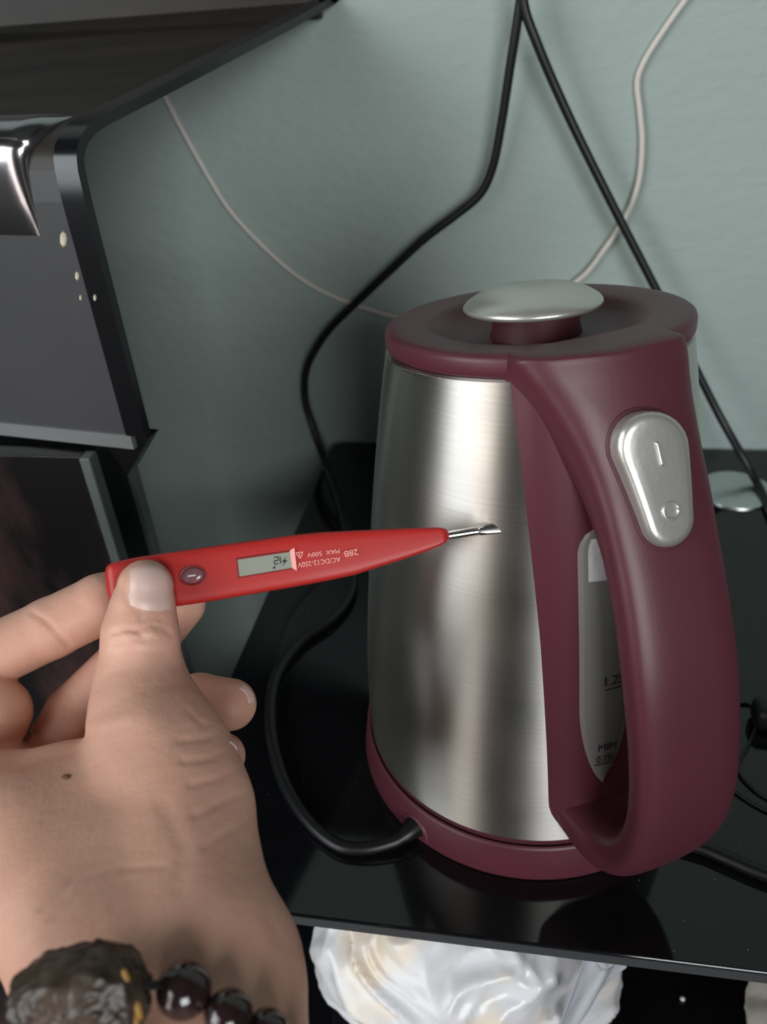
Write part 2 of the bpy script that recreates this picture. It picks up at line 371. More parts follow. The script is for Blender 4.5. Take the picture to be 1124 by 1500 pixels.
# switch on the handle
ho = np.array([q[:2] for q in hp]); hi_ = np.array([q[2:4] for q in hp]); hw_ = np.array([q[4] for q in hp]); hc_ = np.array([q[5] for q in hp])
def hsurf(u, t, off):
    """u index along the handle spline, t tangential, off outward"""
    k = int(u); fr = u-k; O = ho[k]*(1-fr)+ho[k+1]*fr; I = hi_[k]*(1-fr)+hi_[k+1]*fr; wv = hw_[k]*(1-fr)+hw_[k+1]*fr
    n2 = (ho[k+1]-ho[k-1]); n2 = np.array([-n2[1], n2[0]]); n2 = n2/np.linalg.norm(n2)
    if n2[0] < 0: n2 = -n2
    x = min(abs(t)/wv, .97); ex = float(np.interp(O[1], [18.0, 22.0, 23.2], [.62, .42, .22])); sn = (1-x**(2/ex))**(.5*ex)
    p2 = (O+I)/2+(O-I)/2*sn+n2*off-np.array([arc_drop(t+hc_[k], O), 0])
    return HR*p2[0]+HT*(t+hc_[k]*(1-fr)+hc_[k+1]*fr)+Z*p2[1]
SU0, SU1 = 21.0, 36.3
def ustep():
    L = [0]
    for k in range(1, len(ho)): L.append(L[-1]+np.linalg.norm(ho[k]-ho[k-1]))
    return np.array(L)
LU = ustep()
def uat(s): return float(np.interp(s, LU, np.arange(len(LU))))
S_TOP = LU[0]
# arc length positions of the switch ends (top and bottom)
def zfind(z):
    k = [i for i in range(10, len(ho)-1) if ho[i][1] >= z][-1]; return LU[k]+(ho[k][1]-z)/(ho[k][1]-ho[k+1][1])*(LU[k+1]-LU[k])
sA, sB = zfind(22.0), zfind(18.1)
Ls = sB-sA; r1 = 1.22; r2 = .88
def pear(s, grow=0):
    """half width of the switch outline at distance s from its top"""
    a = r1+grow; b = r2+grow; s0 = r1; s1 = Ls-r2
    if s <= s0: return sqrt(max(a*a-(s0-s)**2, 0))
    if s >= s1: return sqrt(max(b*b-(s-s1)**2, 0))
    q = (s-s0)/(s1-s0); return a*(1-q)+b*q
def switch_layers(name, layers, m, par, tshift=0):
    R = 40; secs = []
    for g, off in layers:
        ring = []
        for k in range(R):
            a = 2*pi*k/R; s0 = -g; s1 = Ls+g; s = (s0+s1)/2-(s1-s0)/2*cos(a)
            hwv = pear(s, g); t = hwv*(1 if sin(a) > 0 else -1)*(1 if abs(sin(a)) > 1e-6 else 0)
            ring.append(hsurf(uat(sA+s), t-.2, off(s) if callable(off) else off))
        secs.append(ring)
    # close with a centre strip
    last = layers[-1]
    n = R; v = [p for s in secs for p in s]; f = []
    for i in range(len(secs)-1):
        for j in range(n):
            a = i*n+j; b = i*n+(j+1) % n; f.append((a, b, b+n, a+n))
    base = (len(secs)-1)*n
    for j in range(1, n//2):
        a = base+j; b = base+(n-j); a2 = base+j-1; b2 = base+((n-j+1) % n)
        if j == 1: f.append((base, a, b))
        else: f.append((a2, a, b, b2))
    f.append((base+n//2-1, base+n//2, base+n//2+1))
    return mesh(name, v, f, m, par)
switch_layers('switch_socket', [(.16, -.25), (.16, .02), (.13, .05), (.09, .03)], M_maroon2, kt)
lift = lambda d: (lambda s: d+.22*(s/Ls-.35)*-1)
sw = switch_layers('switch', [(.05, -.3), (.02, lift(.30)), (-.03, lift(.42)), (-.12, lift(.49)), (-.28, lift(.50)), (-.55, lift(.50))], M_silver, kt)
tag(sw, 'silver rocker switch')
def smark(pts, r): 
    P = [hsurf(uat(sA+s), t-.2, lift(.50)(s)+.01) for s, t in pts]; v, f = tube(P, r, 8, 3); return mesh('mark', v, f, M_silver, sw)
smark([(.95, 0), (1.2, 0), (1.5, 0), (1.75, 0)], .055)
cs = Ls-1.15
smark([(cs+.27*sin(q), .27*cos(q)) for q in np.linspace(0, 2*pi, 13)], .05)

# ------------------------------------------------------------------ cords on the wall
cp = [on(x, y, 1, wy) for x, y, wy in ((764, -60, 28.8), (768, 8, 28.9), (788, 66, 29), (815, 130, 29.2), (850, 205, 29.3), (900, 305, 29.3), (945, 392, 29.2), (985, 470, 29), (1022, 545, 28.6), (1055, 610, 28))]
cp += [on(1083, 660, 1, 26.8), on(1112, 712, 1, 25.0)]+[on(x, y, 2, .36) for x, y in ((1150, 790), (1230, 920), (1290, 1080), (1270, 1240), (1200, 1300), (1124, 1281), (1070, 1259), (1035, 1244), (1000, 1234))]  # final stretch on the glass models the hanging cord's reflection as real cable
v, f = tube(cp, .31, 12, 8)
tag(mesh('black_cable', v, f, M_black), 'black cable slanting down the wall to the right of the kettle', 'cable')
cp = [on(x, y, 1, WY-wy) for x, y, wy in ((205, 70, .3), (242, 142, .25), (275, 205, .25), (318, 280, .3), (345, 318, .35), (385, 360, .3), (430, 400, .25), (475, 428, .25), (530, 450, .25), (590, 466, .3), (650, 470, .4), (760, 460, .5), (845, 412, .5), (885, 366, .5), (918, 315, .5), (936, 265, .4), (941, 210, .35), (938, 165, .3), (934, 120, .25), (945, 88, .25), (972, 45, .25), (1004, 0, .25), (1050, -60, .25))]
v, f = tube(cp, .2, 10, 6)
tag(mesh('white_cable', v, f, M_white), 'thin off-white cable sagging across the green wall behind the kettle', 'cable')

pl = tag(empty('power_plug', tuple(on(1124, 1043, 2, 0))), 'small black plug with thin leads lying at the right edge of the glass', 'plug')
pc = on(1148, 1046, 2, .75); S = []
for a, k in ((-1.5, .35), (-1.42, .55), (-1.1, .72), (.6, .72), (1.3, .5), (1.5, .35)):
    S.append([pc+X*a+Y*(k*1.1*math.copysign(abs(cos(q))**.6, cos(q)))+Z*(k*math.copysign(abs(sin(q))**.6, sin(q))) for q in np.linspace(0, 2*pi, 20, endpoint=False)])
v, f = loft(S); mesh('plug_body', v, f, M_black, pl, auto=50)
for dy in (-.35, .35):
    v, f = tube([pc+Y*dy+X*1.4, pc+Y*dy+X*2.2, pc+Y*dy+X*3.2], .12, 8, 2); mesh('pin', v, f, M_chrome, pl)
for P4 in (((1118, 1048), (1100, 1085), (1082, 1125), (1100, 1152), (1130, 1172), (1170, 1190)), ((1112, 1040), (1092, 1030), (1068, 1040), (1050, 1080), (1060, 1140), (1085, 1165), (1124, 1188), (1170, 1205))):
    v, f = tube([pc+Z*-.2]+[on(x, y, 2, .1) for x, y in P4], .075, 8, 5); mesh('lead', v, f, M_black, pl)
# ------------------------------------------------------------------ curved dark appliance cover at the left
ap = tag(empty('appliance', tuple(at(216, 640, 34))), 'dark glossy appliance with rounded front edge and black side trim at left', 'appliance')
P0 = at(118, 260, 34)                                  # on the outer edge, just under the bend
az = radians(10); BK = np.array([sin(az), cos(az), 0])
# leftward direction: parallel to the lower lip of the front panel
def left_dir():
    best = None
    Q = P0-Z*12.2
    for b in np.linspace(-60, 60, 241):
        d = np.array([-cos(radians(b)), -sin(radians(b)), 0]); q0, q1 = px(Q), px(Q+d*3)
        s = (q1[1]-q0[1])/(q1[0]-q0[0])
        if best is None or abs(s-.10) < best[0]: best = (abs(s-.10), b, d)
    return best[2]
LD = left_dir()
HF = P0[2]
NB = np.array([BK[1], -BK[0], 0])
def on_side(x, y):
    v = ray(x, y); t = ((P0-C)@NB)/(v@NB); q = C+v*t-P0; return (q@BK, q[2]+HF)
pr = [(0, HF-12.2), (0, HF-6), (0, HF-1.0)]+[on_side(x, y) for x, y in ((117, 250), (115, 232), (117, 214), (124, 197), (136, 183), (155, 170), (190, 153), (240, 128), (330, 82), (430, 31), (500, -5), (560, -36))]
B0 = P0-Z*HF
def sheet(u0, u1, th_in, th_out, idx=None):
    """bent sheet between lateral offsets u0 and u1; thickness measured inward"""
    S = []; P = pr if idx is None else pr[idx[0]:idx[1]]
    n = len(P)
    for i, (b, z) in enumerate(P):
        a = P[max(i-1, 0)]; c = P[min(i+1, n-1)]; t = np.array([c[0]-a[0], c[1]-a[1]]); t /= np.linalg.norm(t); nn = np.array([-t[1], t[0]])  # outward
        def pt(u, o):
            p_ = B0+LD*u+BK*(b+nn[0]*o)+Z*(z+nn[1]*o); p_[1] = min(p_[1], 31.35); return p_
        S.append([pt(u0, th_out), pt(u1, th_out), pt(u1, -th_in), pt(u0, -th_in)])
    return loft(S)
v, f = sheet(1.1, 45, .25, 0, (0, 4)); mesh('front_panel', v, f, M_front, ap, smooth=False)
v, f = sheet(1.1, 45, .25, 0, (3, 15)); mesh('top_cover', v, f, M_shell, ap, auto=40)
v, f = sheet(0, 1.15, .35, .12); mesh('edge_trim', v, f, M_rim, ap, auto=40)
cpts = spline([np.array(pr[k]) for k in (1, 2, 4, 5, 6, 7, 8, 9, 10)], 6)
zs = [q[1] for q in cpts]; k0 = next(i for i, z in enumerate(zs) if z > HF-3.2); k1 = next(i for i, z in enumerate(zs) if z > HF+1.95)
seg = cpts[k0:k1+1]; S = []
for u, sc_ in ((1.75, .05), (1.82, .4), (2.0, .7), (2.3, .92), (2.7, 1), (45, 1)):
    ring = []
    for i, c in enumerate(seg):
        a = seg[max(i-1, 0)]; b = seg[min(i+1, len(seg)-1)]; t = b-a; t = t/np.linalg.norm(t); nn = np.array([-t[1], t[0]]); x = i/(len(seg)-1)
        o = .62*sc_*sin(pi*x)**.6; ring.append(B0+LD*(u+1.1*(1-x)**1.5)+BK*(c[0]+nn[0]*o)+Z*(c[1]+nn[1]*o))
    ring += [B0+LD*u+BK*(seg[-1][0]+.2)+Z*(seg[-1][1]-.3), B0+LD*u+BK*(seg[0][0]+.3)+Z*(seg[0][1]+.1)]
    S.append(ring)
v, f = loft(S); mesh('corner_glint_band', v, f, M_cabchrome, ap, auto=50)  # polished band shaped to stand in for the reflection along the bend
eb = B0+BK*pr[-1][0]+Z*pr[-1][1]
zb_ = on(470, 12, 1, 30.8); box('upright_back', (-75, 30.6, zb_[2]-.6), (zb_[0], 31.4, 56), M_shell, ap, bevel=.1)

Q = P0-Z*12.2
v, f = loft([[Q+LD*u-Z*.75+BK*-.12, Q+LD*u+Z*.02+BK*-.12, Q+LD*u+Z*.02+BK*.5, Q+LD*u-Z*.75+BK*.5] for u in (.9, 45)]); mesh('bottom_lip', v, f, M_lip, ap, smooth=False)
v, f = loft([[Q-Z*.1+BK*k, Q+LD*2.0-Z*2.6+BK*k, Q+LD*3.2-Z*.1+BK*k] for k in (.2, 1.0)]); mesh('bracket', v, f, M_rim, ap, smooth=False)
for (x, y, s) in ((93, 350, .28), (113, 404, .16), (139, 436, .12), (118, 436, .1)):
    c = at(x, y, 33.6); vv = []
    v, f = lathe([(0, .05), (s*.6, .04), (s, 0), (s*.5, -.04), (0, -.05)], 7)
    v = [c+RT*a[0]*.6+UP*a[1]*1.3-FW*a[2] for a in v]; mesh('paint_chip', v, f, M_chip, ap)

# ------------------------------------------------------------------ marbled cabinet under it
Pc = at(140, 672, 42); Pd = at(197, 815, 42)
cx, cy = Pc[0], Pc[1]
cb = tag(empty('cabinet', (cx-10, cy+3, -75)), 'black cabinet with reddish marbled front standing under the dark appliance', 'cabinet')
box('front_panel', (cx-46, cy-.4, -74.9), (cx-.6, cy+.6, 14.4), M_marble, cb, bevel=.05)
box('carcass', (cx-46, cy+.6, -74.9), (cx-.2, cy+3.4, 14.3), M_rim, cb, bevel=.05)
box('edge_profile', (cx-.6, cy-.55, -74.9), (cx, cy+.3, 14.4), M_post, cb, bevel=.08)
box('edge_profile', (cx-.35, cy+2.8, -74.9), (cx+.15, cy+3.6, 14.4), M_post, cb, bevel=.08)

# ------------------------------------------------------------------ voltage tester
A = at(158, 851, 28.0); B = at(655, 784.5, 28.05)
e1 = (B-A)/np.linalg.norm(B-A); vc = A+(B-A)/2-C; vc /= np.linalg.norm(vc)
e3 = -(vc-e1*(vc@e1)); e3 /= np.linalg.norm(e3); e2 = np.cross(e3, e1)
TH = .62                                             # half thickness
def loc(x, y, h=0):
    v = ray(x, y); t = (((A+e3*h)-C)@e3)/(v@e3); P = C+v*t-A; return np.array([P@e1, P@e2])
tt = tag(empty('voltage_tester', tuple(A)), 'red digital voltage tester with small screen held against the kettle', 'voltage tester')
up_ = [(158, 836), (161, 829), (168, 824), (200, 816.5), (240, 810.5), (330, 797.5), (430, 783.5), (470, 779.5), (520, 777), (600, 773.5), (645, 772.5), (654, 775), (657, 781)]
dn_ = [(157, 862), (160, 874), (168, 882), (200, 889), (262, 887.5), (300, 882), (440, 858), (480, 850.5), (520, 842), (600, 816.5), (640, 802), (653, 795), (657, 789)]
U = np.array([loc(*q) for q in up_]); D = np.array([loc(*q) for q in dn_])
xs = sorted(set(np.round(np.concatenate([np.linspace(U[0, 0], U[0, 0]+.5, 8), np.linspace(U[0, 0]+.5, U[-1, 0]-.4, 30), np.linspace(U[-1, 0]-.4, U[-1, 0], 7)]), 3)))
secs = []
def halfth(x):
    L = U[-1, 0]; e = min((x-U[0, 0]+.08)/.45, 1); e2_ = min((L-x+.05)/.3, 1)
    return float(np.interp(x, [0, 7, L], [TH, TH, .36]))*sqrt(max(1-(1-e)**2, .02))*sqrt(max(1-(1-e2_)**2, .05))
for x in xs:
    t = np.interp(x, U[:, 0], U[:, 1]); b = np.interp(x, D[:, 0], D[:, 1]); c = (t+b)/2; h = max((t-b)/2, .1); th = halfth(x); s = []
    for q in np.linspace(0, 2*pi, 40, endpoint=False):
        a = math.copysign(abs(cos(q))**.42, cos(q)); bb = math.copysign(abs(sin(q))**.30, sin(q))
        s.append(A+e1*x+e2*(c+h*a)+e3*(th*bb))
    secs.append(s)
v, f = loft(secs); tb = mesh('body', v, f, M_red, tt, auto=60)
def plate(name, poly, h0, h1, m, par, bevel=0):
    P = [tuple(loc(x, y, TH)) for x, y in poly]; v, f = prism(P, A, e1, e2, e3, h0, h1); return mesh(name, v, f, m, par, smooth=False, bevel=bevel)
fr = plate('screen_frame', [(345, 817.5), (427, 805.5), (431, 833.5), (348, 847.5)], TH-.1, TH+.03, M_redd, tt, .02)
plate('screen', [(348.5, 820), (425.5, 808.5), (428.5, 831.5), (351.5, 844.5)], TH, TH+.045, M_lcd, tt)
plate('screen_flap', [(425, 806.5), (431.5, 802), (435.5, 836), (428.5, 832)], TH-.05, TH+.06, M_pink, tt)
rot = [math.atan2(*(loc(500, 800)-loc(300, 829))[::-1])]
def print_on(s, x0, y0, x1, y1, hpx, m, name='print', h=.05):
    """upside down lettering: starts at pixel (x0,y0) = first letter baseline, runs towards (x1,y1)"""
    a = loc(x0, y0, TH); b = loc(x1, y1, TH); d = b-a; L = np.linalg.norm(d); d /= L; n = np.array([d[1], -d[0]])
    if n[1] > 0: n = -n
    ex = e1*d[0]+e2*d[1]; ey = e1*n[0]+e2*n[1]
    v, f = textvf(s, A+e1*a[0]+e2*a[1]+e3*(TH+h), ex, ey, L, hpx/42.8); return mesh(name, v, f, m, tt, smooth=False)
print_on('AC/DC12-250V', 498.5, 815.5, 436, 824.5, 7.0, M_pink, h=.018)
print_on('MAX', 497, 804, 477.5, 806.5, 6.0, M_pink, h=.018)
print_on('500V', 471.5, 807.5, 450, 810.5, 6.0, M_pink, h=.018)
print_on('28B', 523.5, 804, 503.5, 807.5, 8.5, M_pink, h=.018)
def lines(name, segs, wpx, m, h):
    V = []; F = []
    for (x0, y0), (x1, y1) in segs:
        a = loc(x0, y0, TH); b = loc(x1, y1, TH); d = b-a; d /= max(np.linalg.norm(d), 1e-6); n = np.array([-d[1], d[0]])*wpx/42.8/2
        k = len(V); V += [A+e1*q[0]+e2*q[1]+e3*h for q in (a-n, b-n, b+n, a+n)]; F.append((k, k+1, k+2, k+3))
    return mesh(name, V, F, m, tt, smooth=False)
lines('print', [((433.5, 810), (444, 808.5)), ((444, 808.5), (440.2, 818)), ((440.2, 818), (433.5, 810)), ((439.2, 814), (438.8, 811))], 1.1, M_pink, TH+.018)
# figures on the screen: inverted 12 in bar segments, a bolt and a small v
H = TH+.055
lines('screen_figures', [((410.5, 815), (411.5, 825.5)),                                  # 1
      ((407.5, 815.5), (401.5, 816.5)), ((407.5, 815.5), (408.2, 820.6)), ((408.2, 820.6), (402.2, 821.5)), ((402.2, 821.5), (402.8, 826.5)), ((402.8, 826.5), (408.5, 825.6)),
      ((402.5, 829.5), (400.5, 833)), ((403.5, 833), (402.5, 829.5))], 1.5, M_ink, H)
bolt = [(420.5, 814), (413.0, 823.5), (417.2, 823.2), (413.2, 830.5), (421.5, 820.3), (417.0, 820.6)]
P = [tuple(loc(x, y, TH)) for x, y in bolt]; v, f = prism(P, A, e1, e2, e3, H-.005, H); mesh('screen_figures', v, f, M_ink, tt, smooth=False)
def oval(cxp, cyp, a, b, layers, m, name, rotd=8):
    S = []
    for k, h in layers:
        ring = []
        for q in np.linspace(0, 2*pi, 28, endpoint=False):
            dx = a*k*cos(q); dy = b*k*sin(q); r = radians(-rotd)
            p = loc(cxp+dx*cos(r)-dy*sin(r), cyp+dx*sin(r)+dy*cos(r), TH); ring.append(A+e1*p[0]+e2*p[1]+e3*(TH+h))
        S.append(ring)
    v, f = loft(S); return mesh(name, v, f, m, tt, auto=60)
oval(282.5, 843, 21, 15.5, [(1, -.1), (1, .012), (.93, .02), (.85, .005)], M_redd, 'button_socket')
bn = oval(282.5, 843, 17, 11.5, [(1, -.02), (1, .03), (.9, .09), (.7, .12), (.4, .13), (.1, .13)], M_btn, 'button')
lines('button_mark', [((276, 844), (288, 842.3))], 2.6, M_white, TH+.137)
# brass-ish pad on the end
oval(0, 0, 1, 1, [(1, -9)]*2, M_red, 'x') if False else None
# blade
ba = A+e1*(U[-1, 0]-.3)+e2*(loc(656, 785)[1]); bb_ = at(735, 772.5, 28.33)
bd = (bb_-ba)/np.linalg.norm(bb_-ba); bu = np.cross(e3, bd); bu /= np.linalg.norm(bu); b3 = np.cross(bd, bu)
Lb = np.linalg.norm(bb_-ba); S = []
for s, wv, tv in ((0, .155, .155), (.35, .155, .155), (Lb-.85, .15, .15), (Lb-.78, .15, .08), (Lb-.5, .16, .06), (Lb-.06, .185, .035), (Lb, .18, .03)):
    S.append([ba+bd*s+bu*wv*cos(q)*(1 if tv > .1 else (1.0 if abs(cos(q)) < .5 else 1.1))+b3*(tv*sin(q)-(.0 if tv > .1 else .02)) for q in np.linspace(0, 2*pi, 16, endpoint=False)])
v, f = loft(S); tag(mesh('blade', v, f, M_chrome, tt, auto=35), 'steel screwdriver blade')

# ------------------------------------------------------------------ hand (one implicit surface, polygonised)
def cs_(x, y, d): return np.array([(x-562)/FPX*d, -(y-750)/FPX*d, d])
def to_world(q): return C+q[:, 0:1]*RT+q[:, 1:2]*UP+q[:, 2:3]*FW
palm = [  # chains of (px, py, depth, radius)
    [(204, 1000, 26.7, 1.38), (216, 1055, 26.1, 1.68), (240, 1120, 25.2, 2.0), (258, 1195, 24.2, 2.15), (262, 1300, 22.6, 2.2), (285, 1400, 21.2, 2.25), (300, 1540, 19.6, 2.3)],
    [(170, 1130, 26.4, 1.3), (90, 1165, 26.6, 1.5), (0, 1190, 26.8, 1.8), (-80, 1190, 27, 2.0)],
    [(-70, 1240, 25.6, 2.4), (60, 1255, 24.2, 2.3), (120, 1330, 22.4, 2.2), (150, 1400, 21.2, 2.0), (150, 1540, 19.6, 2.0)],
    [(150, 1210, 25.0, 2.2), (190, 1300, 23.2, 2.4), (220, 1400, 21.8, 2.6), (230, 1540, 20.2, 2.6)],
    [(352, 1400, 21.8, 1.4), (345, 1440, 21.2, 1.62), (330, 1540, 19.9, 1.9)],
    [(150, 1150, 28.4, 1.6), (180, 1230, 27.0, 2.0), (210, 1320, 25.0, 2.2)],
    [(240, 1480, 20.8, 2.7), (262, 1911, 16, 2.9), (166, 2502, 13, 3.0)],
    [(0, 1160, 28.4, 1.6), (40, 1240, 27.6, 2.0), (110, 1330, 25.2, 2.0)]]
thumb = [[(213, 860, 26.75, .90), (209, 893, 26.75, 1.03), (206, 925, 26.72, 1.20), (206, 950, 26.72, 1.23), (207, 985, 26.7, 1.30), (209, 1020, 26.5, 1.45)]]
index = [[(-60, 1150, 27.8, 1.35), (-8, 1045, 28.6, 1.22), (-60, 985, 29.0, 1.15)], [(-70, 1000, 29.2, 1.15), (-15, 963, 29.3, 1.13), (75, 920, 29.6, 1.10), (150, 884, 29.9, 1.10), (172, 872, 30.3, .95)]]
middle = [[(-30, 1200, 28.6, 1.3), (70, 1120, 29.6, 1.18), (112, 1045, 30.0, 1.12), (195, 962, 30.3, 1.06), (262, 884, 30.35, .98)]]
ring = [[(0, 1240, 29, 1.3), (110, 1140, 31.0, 1.1), (215, 1060, 31.0, 1.05), (292, 1028, 30.3, 1.03), (338, 1032, 30.0, .94)]]
pinky = [[(60, 1290, 27.5, 1.3), (160, 1200, 29.8, 1.05), (250, 1130, 30.3, .95), (325, 1108, 29.7, .85)]]
hv_ = .1
lo = np.array([-18.2, -22.4, 9.8]); hi2 = np.array([-1.6, -1.2, 33.2])
n3 = np.ceil((hi2-lo)/hv_).astype(int)
gx = (lo[0]+np.arange(n3[0])*hv_).astype(np.float32); gy = (lo[1]+np.arange(n3[1])*hv_).astype(np.float32); gz = (lo[2]+np.arange(n3[2])*hv_).astype(np.float32)
def seg_sdf(P, a, b, ra, rb_):
    ab = b-a; L = float(ab@ab)
    pa = [P[i]-a[i] for i in range(3)]
    h = np.clip((pa[0]*ab[0]+pa[1]*ab[1]+pa[2]*ab[2])/L, 0, 1)
    return np.sqrt((pa[0]-h*ab[0])**2+(pa[1]-h*ab[1])**2+(pa[2]-h*ab[2])**2)-(ra+h*(rb_-ra))
def smin(a, b, k):
    h = np.clip(.5+.5*(b-a)/k, 0, 1); return b+(a-b)*h-k*h*(1-h)
def group(P, chains, k):
    d = None
    for ch in chains:
        for q0, q1 in zip(ch[:-1], ch[1:]):
            s = seg_sdf(P, cs_(*q0[:3]).astype(np.float32), cs_(*q1[:3]).astype(np.float32), q0[3], q1[3])
            d = s if d is None else smin(d, s, k)
    return d
def hand_sdf(P):
    d = group(P, palm, .75)
    d = smin(d, group(P, thumb, .18), .35)
    fi = group(P, index, .15)
    fm = group(P, middle, .15); fr_ = group(P, ring, .15); fp = group(P, pinky, .15)
    fg = smin(smin(smin(fi, fm, .06), fr_, .06), fp, .06)
    return smin(d, fg, .30)
def surface_nets(F):
    s = F < 0; nx, ny, nz = F.shape
    c = np.zeros((nx-1, ny-1, nz-1), np.uint8)
    for i in (0, 1):
        for j in (0, 1):
            for k in (0, 1): c += s[i:nx-1+i, j:ny-1+j, k:nz-1+k]
    act = (c > 0) & (c < 8); idx = -np.ones(c.shape, np.int32); ids = np.argwhere(act); idx[act] = np.arange(len(ids))
    pos = np.zeros((len(ids), 3)); cnt = np.zeros(len(ids))
    cor = [(i, j, k) for i in (0, 1) for j in (0, 1) for k in (0, 1)]
    val = {q: F[ids[:, 0]+q[0], ids[:, 1]+q[1], ids[:, 2]+q[2]] for q in cor}
    for q in cor:
        for ax in range(3):
            if q[ax] == 0:
                r = list(q); r[ax] = 1; r = tuple(r); a, b = val[q], val[r]; m = (a < 0) != (b < 0)
                t = np.where(m, a/np.where(m, a-b, 1), 0); p = np.array(q, float)[None, :].repeat(len(ids), 0); p[:, ax] += t
                pos[m] += p[m]; cnt[m] += 1
    pos = pos/cnt[:, None]+ids
    faces = []
    for ax in range(3):
        a1, a2 = [(1, 2), (2, 0), (0, 1)][ax]
        sl0 = [slice(None)]*3; sl1 = [slice(None)]*3; sl0[ax] = slice(0, -1); sl1[ax] = slice(1, None)
        ch = np.argwhere(s[tuple(sl0)] != s[tuple(sl1)])
        ok = (ch[:, a1] > 0) & (ch[:, a2] > 0) & (ch[:, a1] < F.shape[a1]-1) & (ch[:, a2] < F.shape[a2]-1)
        ch = ch[ok]; q = []
        for d1, d2 in ((0, 0), (1, 0), (1, 1), (0, 1)):
            e = ch.copy(); e[:, a1] -= d1; e[:, a2] -= d2; q.append(idx[e[:, 0], e[:, 1], e[:, 2]])
        q = np.stack(q, 1); inside = s[ch[:, 0], ch[:, 1], ch[:, 2]]; q[~inside] = q[~inside][:, ::-1]; faces.append(q)
    return pos, np.concatenate(faces)
P = [gx[:, None, None], gy[None, :, None], gz[None, None, :]]
F = hand_sdf(P)
pos, fac = surface_nets(F)
pos = lo+pos*hv_
def sdf_pts(p): return hand_sdf([p[:, 0], p[:, 1], p[:, 2]])
def grad(p, e=.02):
    g = np.stack([sdf_pts(p+np.eye(3)[i]*e)-sdf_pts(p-np.eye(3)[i]*e) for i in range(3)], 1)/(2*e)
    return g/np.maximum(np.linalg.norm(g, axis=1, keepdims=True), 1e-6)
for _ in range(2):
    g = grad(pos); pos = pos-g*sdf_pts(pos)[:, None]*.9
g = grad(pos)
# creases: lines over the skin, given where they lie in front view, pressed into the front-facing surface
def pxy(q): return np.stack([562+FPX*q[:, 0]/q[:, 2], 750-FPX*q[:, 1]/q[:, 2]], 1)
xy = pxy(pos); facing = np.clip(-g[:, 2]*1.5, 0, 1)
creases = [([(163, 928), (178, 923), (196, 923), (206, 928)], .085, 3.0), ([(206, 921), (222, 916), (240, 920), (252, 930)], .08, 3.2), ([(165, 943), (190, 938), (225, 936)], .055, 3),
           ([(205, 908), (228, 905), (245, 912)], .05, 3.5), ([(160, 957), (200, 952), (240, 955)], .018, 4),
           ([(275, 1040), (300, 1062), (322, 1052)], .05, 4.5), ([(262, 1085), (300, 1082), (330, 1072)], .05, 5), ([(268, 1115), (305, 1112), (345, 1095)], .055, 5),
           ([(280, 1150), (320, 1140), (358, 1122)], .05, 5.5), ([(285, 1195), (325, 1175), (365, 1160)], .055, 6), ([(300, 1240), (340, 1215), (378, 1195)], .05, 6),
           ([(60, 1330), (110, 1290), (170, 1272), (240, 1268)], .035, 5), ([(75, 1345), (120, 1310), (190, 1290)], .025, 5), ([(383, 1310), (400, 1345), (412, 1380)], .07, 8),
           ([(48, 898), (66, 908), (82, 925), (100, 945)], .05, 4.5), ([(2, 1062), (30, 1068), (52, 1075)], .05, 5),
           ([(240, 1180), (270, 1240), (265, 1300)], .05, 16), ([(115, 1065), (150, 1060), (190, 1052)], -.03, 10)]
disp = np.zeros(len(pos))
for poly, amp, sg in creases:
    q = np.array(poly, float); d = np.full(len(pos), 1e9)
    for a, b in zip(q[:-1], q[1:]):
        ab = b-a; t = np.clip(((xy-a)@ab)/(ab@ab), 0, 1); d = np.minimum(d, np.linalg.norm(xy-(a+t[:, None]*ab), axis=1))
    disp -= amp*np.exp(-(d/sg)**2)*facing
# knuckle swellings
for (x, y, amp, sg) in ((190, 933, .05, 9), (224, 928, .045, 8), (215, 1050, .12, 34), (240, 905, .0, 8)):
    disp += amp*np.exp(-((xy[:, 0]-x)**2+(xy[:, 1]-y)**2)/sg**2)*facing
# nail bed hollow
nx_, ny_ = xy[:, 0]-216, xy[:, 1]-856
e_ = np.sqrt((nx_/35)**2+(ny_/41)**2); disp -= .035*np.exp(-((e_-1.0)/.12)**2)*facing
pos = pos+g*disp[:, None]
wv_ = to_world(pos)
hand = tag(empty('hand', tuple(at(230, 1400, 22))), 'left hand holding the red tester, thumb pressed on top, bead bracelet at wrist', 'hand')
hs = mesh('skin', wv_, fac.tolist(), M_skin, hand)
def cast(x, y, d0=22.0):
    t = d0; v = np.array([(x-562)/FPX, -(y-750)/FPX, 1.0])
    for _ in range(60):
        s = float(sdf_pts((v*t)[None, :])[0])
        if s < .004: break
        t += s*.9
        if t > 36: return None
    return v*t
def nail(name, outline_fn, m, lift_=.03, nu=12, nv=14, par=None):
    V = []; ok = True
    for i in range(nu+1):
        for j in range(nv+1):
            x, y = outline_fn(i/nu, j/nv); q = cast(x, y)
            if q is not None and V and abs(q[2]-V[0][2]) > 1.0: q = None
            if q is None: q = V[-1] if V else cs_(x, y, 27)
            V.append(q)
    V = np.array(V); n = grad(V)
    for _i in range(2): pass
    e = np.array([min(min(i, nu-i)/2., min(j, nv-j)/2., 1) for i in range(nu+1) for j in range(nv+1)])
    V = V+n*(lift_*e-.015)[:, None]
    Fq = [(i*(nv+1)+j, i*(nv+1)+j+1, (i+1)*(nv+1)+j+1, (i+1)*(nv+1)+j) for i in range(nu) for j in range(nv)]
    return mesh(name, to_world(V), Fq, m, par or hand)
def thumb_nail(u, v):
    yb = 888+7*(u-.2); yt = 824+ 10*(2*u-1)**2; y = yt+(yb-yt+5*(1-(2*u-1)**2))*v
    c = 219+3*v; hw = 34-5*(1-v)**3-3*v**4; return c+(2*u-1)*hw, y
tag(nail('fingernail', thumb_nail, M_nail, .055), 'broad thumbnail')
